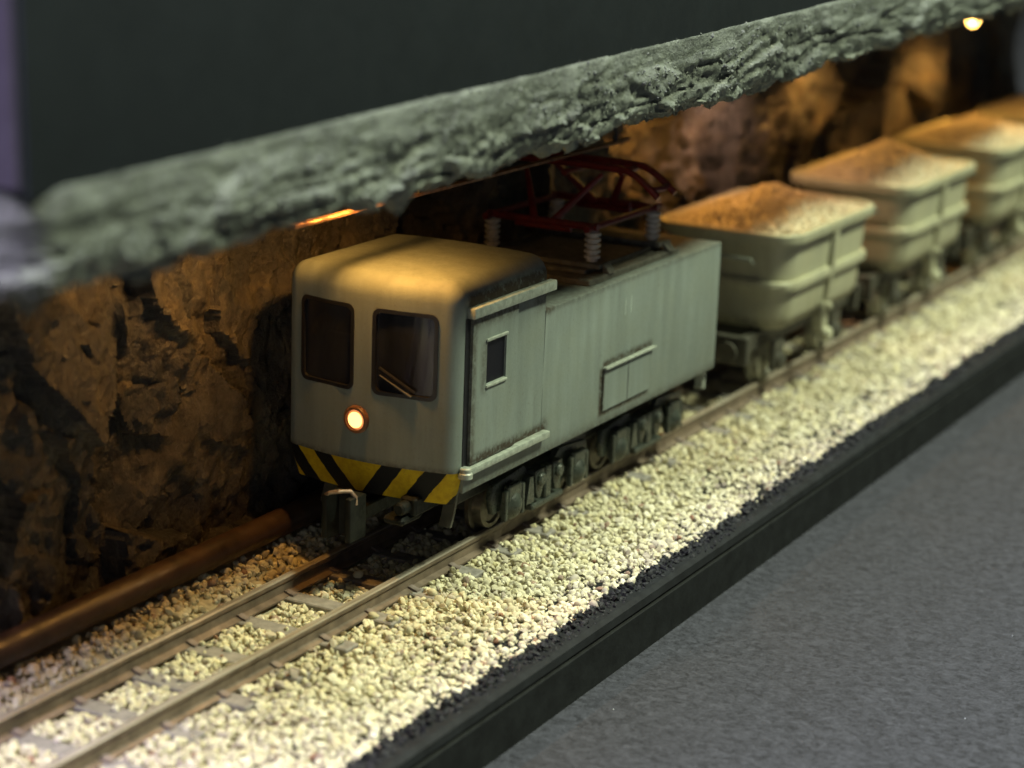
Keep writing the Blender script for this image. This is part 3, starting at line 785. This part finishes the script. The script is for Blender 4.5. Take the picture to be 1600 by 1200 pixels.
# --- underframe, bogies ----------------------------------------------------------------------------
bm = B(); box(bm, 9, 62, -5.5, 5.5, 4.6, 8.85, 0.3); box(bm, 30, 36, -7, 7, 3.6, 8.8, 0.3); obj('underframe', bm, M['under'], loco)
def bogie(x0):
    bm = B(); box(bm, x0+1, x0+22, -4.2, 4.2, 2.2, 5.2, 0.2); bg_ = obj('bogie', bm, M['under'], loco)
    for s in (-1, 1):
        Y = s*6.6
        bm = B()
        a, b = min(Y, Y+s*0.7), max(Y, Y+s*0.7)
        # cranked frame plate with dropped centre
        prism(bm, [(x0-0.2, 4.4), (x0+0.3, 6.0), (x0+7.2, 6.6), (x0+8.0, 5.6), (x0+14.6, 5.6), (x0+15.4, 6.6), (x0+22.3, 6.0), (x0+22.8, 4.4), (x0+22.2, 2.6), (x0+19.0, 2.6), (x0+17.0, 3.2), (x0+16.0, 1.6), (x0+6.6, 1.6), (x0+5.6, 3.2), (x0+3.6, 2.6), (x0+0.4, 2.6)], 'y', a, b, 0.12)
        sf = obj('side_frame', bm, M['bogie'], bg_)
        c, d = min(Y+s*0.6, Y+s*1.7), max(Y+s*0.6, Y+s*1.7)
        for xa in (x0+3.6, x0+19.0):
            bm = B(); lathe(bm, [(0, 1.75), (0.9, 1.65), (1.4, 1.2), (1.75, 0.5), (1.85, 0.02)], (xa, Y+s*0.5, 3.1), (0, s, 0), 14)
            box(bm, xa-1.5, xa+1.5, c, d-0.3, 3.6, 5.6, 0.2); box(bm, xa-2.2, xa-1.6, c, d-0.5, 1.7, 5.2, 0.1); box(bm, xa+1.6, xa+2.2, c, d-0.5, 1.7, 5.2, 0.1)
            obj('axle_box', bm, M['bogie'], bg_)
        bm = B(); 
        for xq in (x0+9.2, x0+13.4):
            prism(bm, [(xq-1.1, 5.8), (xq+1.1, 5.8), (xq+0.9, 3.6), (xq+0.3, 2.4), (xq-0.3, 2.4), (xq-0.9, 3.6)], 'y', c, d, 0.12)
            lathe(bm, [(0, 0.8), (0.5, 0.8), (0.7, 0.6)], (xq, Y+s*1.5, 4.7), (0, s, 0), 10)
        obj('damper_block', bm, M['bogie'], bg_)
        bm = B(); box(bm, x0+7.6, x0+15.0, c, d+0.1, 1.3, 2.0, 0.15); box(bm, x0+10.6, x0+12.0, c, d-0.1, 2.0, 5.8, 0.15); prism(bm, [(x0+6.2, 2.4), (x0+8.0, 2.4), (x0+7.6, 5.4), (x0+6.8, 5.4)], 'y', c, d-0.2); obj('spring_plank', bm, M['bogie'], bg_)
    for xa in (x0+3.6, x0+19.0):
        for s in (-1, 1):
            bm = B(); lathe(bm, [(-0.9, 3.3), (-0.35, 3.35), (-0.3, 2.75), (0.75, 2.6), (0.8, 2.1), (0.5, 1.9), (0.5, 0.7), (0.9, 0.6), (0.9, 0.05)], (xa, s*4.6, 2.62), (0, s, 0), 28); obj('wheel', bm, M['wheel'], bg_)
bogie(13.2); bogie(39.6)
# front coupler, hose block, guard irons
bm = B(); box(bm, -3.6, 6, -0.9, 0.9, 5.2, 6.8, 0.15)
prism(bm, [(-6.2, -1.7), (-3.2, -1.7), (-3.2, 1.9), (-6.2, 1.9), (-6.2, 1.2), (-4.2, 1.0), (-4.2, -0.8), (-6.2, -1.0)], 'z', 3.9, 8.6, 0.15)
cpl = obj('front_coupler', bm, M['coupler'], loco)
bm = B(); tube(bm, [(-5.8, 1.6, 8.5), (-6.3, 0.8, 9.0), (-6.1, -0.2, 9.25), (-5.2, -1.0, 9.2), (-5.0, -1.5, 8.6), (-5.1, -1.6, 7.8)], 0.22, 8); obj('coupler_loop', bm, simple('dull_copper_loop', (0.32, 0.24, 0.18), 0.4, 0.5), cpl)
bm = B(); box(bm, -1.5, 3.5, -6.6, -4.6, 6.4, 8.4, 0.25); box(bm, -3.0, 1.0, -6.0, -3.4, 5.6, 6.5, 0.3); lathe(bm, [(0, 0.7), (1.4, 0.7), (1.6, 0.5)], (-1.4, -5.4, 7.4), (-1, 0, 0), 12); obj('hose_connector', bm, M['coupler'], loco)
for s in (-1, 1):
    bm = B(); rings_ = [[(4.4+dx-0.4*k*k*0.2, s*(7.4)+dy, 8.9-k*1.15) for dx, dy in ((-0.2, -0.7), (0.2, -0.7), (0.2, 0.7), (-0.2, 0.7))] for k in range(5)]
    loops(bm, rings_); obj('guard_iron', bm, simple('grey_guard_iron', (0.07, 0.07, 0.055), 0.45), loco)
# rear coupler and hose plate
bm = B(); box(bm, 62, 67.5, -1, 1, 5.0, 6.6, 0.15); box(bm, 66.2, 68.8, -1.8, 1.8, 4.0, 8.0, 0.2); obj('rear_coupler', bm, M['coupler'], loco)
bm = B(); box(bm, 64.0, 64.8, -9.4, -8.2, 6.0, 9.0, 0.1); obj('rear_step', bm, M['railtrim'], loco)

# ================================================================== ore wagons
LW, HWW = 34.6, 11.3
def make_wagon():
    w = thing('ore_wagon', 'x', 'wagon', (0, 0, 0), 'ore wagons behind the locomotive')
    cx = LW/2
    def ring(hx, hy, r, z): return [(a, b, z) for a, b in rrect(hx, hy, r, 6, cx, 0)]
    hx = LW/2-0.9; hy = HWW-0.9
    bm = B()
    loops(bm, [ring(hx-4.2, hy-4.2, 1.0, 7.9), ring(hx-2.4, hy-2.7, 2.2, 8.0), ring(hx-1.3, hy-1.7, 2.8, 8.8), ring(hx-0.75, hy-1.15, 3.2, 10.2), ring(hx-0.55, hy-0.95, 3.3, 14.0), ring(hx, hy-0.4, 3.4, 21.6), ring(hx-0.6, hy-1.0, 3.2, 21.6), ring(hx-1.4, hy-1.8, 3.2, 15)], True, (True, True))
    obj('tub', bm, M['wagon'], w, 40)
    bm = B(); R = [ring(hx-0.1, hy-0.5, 3.4, 20.6), ring(hx+0.9, hy+0.4, 3.9, 20.7), ring(hx+1.0, hy+0.5, 4.0, 21.0), ring(hx+1.0, hy+0.5, 4.0, 21.9), ring(hx+0.8, hy+0.3, 3.9, 22.1), ring(hx+0.2, hy-0.3, 3.5, 22.1), ring(hx+0.1, hy-0.4, 3.5, 21.62)]
    loops(bm, R, True, (False, False)); obj('rim', bm, M['wagon'], w, 40)
    bm = B(); R = [ring(hx-0.8, hy-1.2, 3.2, 13.8), ring(hx+0.15, hy-0.3, 3.7, 13.9), ring(hx+0.25, hy-0.2, 3.7, 14.2), ring(hx+0.3, hy-0.15, 3.7, 15.0), ring(hx+0.15, hy-0.3, 3.7, 15.3), ring(hx-0.6, hy-1.1, 3.2, 15.3)]
    loops(bm, R, True, (False, False)); obj('waist_band', bm, M['wagon'], w, 40)
    for s in (-1, 1):
        bm = B(); prism(bm, [(s*(hy-1.6), 9.6), (s*(hy-0.6), 9.6), (s*(hy-0.05), 15), (s*(hy+0.35), 20.7), (s*(hy-0.6), 20.7)], 'x', cx-0.55, cx+0.55, 0.08); obj('side_rib', bm, M['wagon'], w)
        bm = B(); box(bm, cx-1.0, cx+1.0, min(s*(hy-2.4), s*(hy-0.7)), max(s*(hy-2.4), s*(hy-0.7)), 5.6, 10.2, 0.2, 2); lathe(bm, [(0, 1.0), (0.8, 1.0), (1.1, 0.6)], (cx, s*(hy-0.75), 5.3), (0, s, 0), 14)
        lathe(bm, [(0, 0.7), (0.7, 0.7), (0.9, 0.4)], (cx, s*(hy-0.8), 9.3), (0, s, 0), 12); obj('tipping_leg', bm, M['wagon'], w)
        for e in (0, 1):        # short stiffeners on the rounded ends
            xe = 0.0 if e == 0 else LW
        bm = B(); box(bm, -3.5, LW+3.5, min(s*4.2, s*5.6), max(s*4.2, s*5.6), 5.4, 7.8, 0.15); obj('frame_beam', bm, M['wagonframe'], w)
        for xa in (6.2, LW-6.2):
            bm = B(); box(bm, xa-1.7, xa+1.7, min(s*6.4, s*7.3), max(s*6.4, s*7.3), 2.0, 6.4, 0.2); lathe(bm, [(0, 1.3), (0.6, 1.2), (0.9, 0.4)], (xa, s*7.3, 3.2), (0, s, 0), 12); obj('axle_guard', bm, M['wagonframe'], w)
            bm = B(); lathe(bm, [(-0.9, 3.5), (-0.35, 3.55), (-0.3, 3.05), (0.75, 2.9), (0.8, 2.3), (0.45, 2.1), (0.45, 0.8), (0.9, 0.7), (0.9, 0.05)], (xa, s*4.6, 2.9), (0, s, 0), 28); obj('wheel', bm, M['wagonwheel'], w)
    bm = B(); box(bm, 3, LW-3, -4.2, 4.2, 6.2, 8.3, 0.2); obj('underframe', bm, M['under'], w)
    for xa, d in ((-4.6, -1), (LW+4.6, 1)):
        bm = B(); box(bm, min(xa, xa-d*1.3), max(xa, xa-d*1.3), -6.8, 6.8, 4.4, 8.4, 0.2); 
        for s in (-1, 1): lathe(bm, [(0, 0.9), (1.2, 0.9), (1.25, 1.5), (1.7, 1.5)], (xa, s*4.4, 6.4), (d, 0, 0), 14)
        box(bm, min(xa+d*2.8, xa-d*3), max(xa+d*2.8, xa-d*3), -1, 1, 5.0, 6.5, 0.15); box(bm, min(xa+d*1.6, xa+d*2.9), max(xa+d*1.6, xa+d*2.9), -1.7, 1.7, 4.2, 7.8, 0.2)
        obj('buffer_beam', bm, M['wagonframe'], w)
        xe = 0.3 if d < 0 else LW-0.3
        bm = B(); tube(bm, [(xe, -5.0, 17.6), (xe+d*1.1, -5.0, 18.5), (xe+d*1.1, 5.0, 18.5), (xe, 5.0, 17.6)], 0.25, 8); obj('grab_rail', bm, M['railtrim'], w)
    return w
PK = (5.0, 3.9, 4.6, 4.2)
def make_load(seed):
    r = np.random.default_rng(seed)
    hx, hy = LW/2-0.95, HWW-1.35
    def hgt(u, v):
        e = max(abs(u), abs(v))
        rad = math.hypot(u*0.9, v)
        return 21.75 + PK[seed % 4]*max(0, 1-rad)**1.05*(1-0.15*u) + 0.55*noise.noise((u*3+seed, v*3, 0))*(1-e**4)
    V = []; F = []; n = 26
    for i in range(n):
        for j in range(n):
            u, v = -1+2*i/(n-1), -1+2*j/(n-1)
            m = 1/max(1, (abs(u)**8+abs(v)**8)**(1/8))
            V.append((LW/2+u*m*hx, v*m*hy, hgt(u*m, v*m)-0.25))
    F = [(i*n+j, (i+1)*n+j, (i+1)*n+j+1, i*n+j+1) for i in range(n-1) for j in range(n-1)]
    s = Stones()
    for _ in range(2600):
        u, v = r.uniform(-0.98, 0.98, 2)
        if (abs(u)**8+abs(v)**8) > 1: continue
        s.add((LW/2+u*hx, v*hy, hgt(u, v)+r.uniform(-.12, .15)), r.uniform(0.15, 0.32), 1)
    for i in range(0): pass
    s.V.append(np.array(V)); base_n = s.n; 
    tri = []
    for f in F: tri += [(f[0], f[1], f[2]), (f[0], f[2], f[3])]
    s.F.append(np.array(tri)+base_n); s.n += len(V)
    return s.build('gravel_load', M['loadstone'])
proto = make_wagon()
WL = ['olive grey ore wagon coupled directly behind the locomotive', 'olive grey ore wagon second behind the locomotive', 'olive grey ore wagon third behind the locomotive, cut by the right edge', 'olive grey ore wagon farthest back, only its rim in view at right edge']
LL = ['heaped cream gravel in the wagon next to the locomotive', 'heaped cream gravel in the second wagon', 'heaped cream gravel in the third wagon, at the right edge', 'heaped gravel in the farthest wagon, glowing orange under the lamp']
PX = [88.4, 137.8, 187.2, 236.6]
for i, x in enumerate(PX):
    if i == 0: w = proto
    else:
        w = proto.copy(); COL.objects.link(w)
        for ch in proto.children:
            c = ch.copy(); COL.objects.link(c); c.parent = w
    w.location = (x*MM, 4.9*MM, 0); w['label'] = WL[i]
    ld = make_load(11+i); ld.location = (x*MM, 4.9*MM, 0)
    tag(ld, LL[i], 'gravel heap', 'gravel loads in the ore wagons')
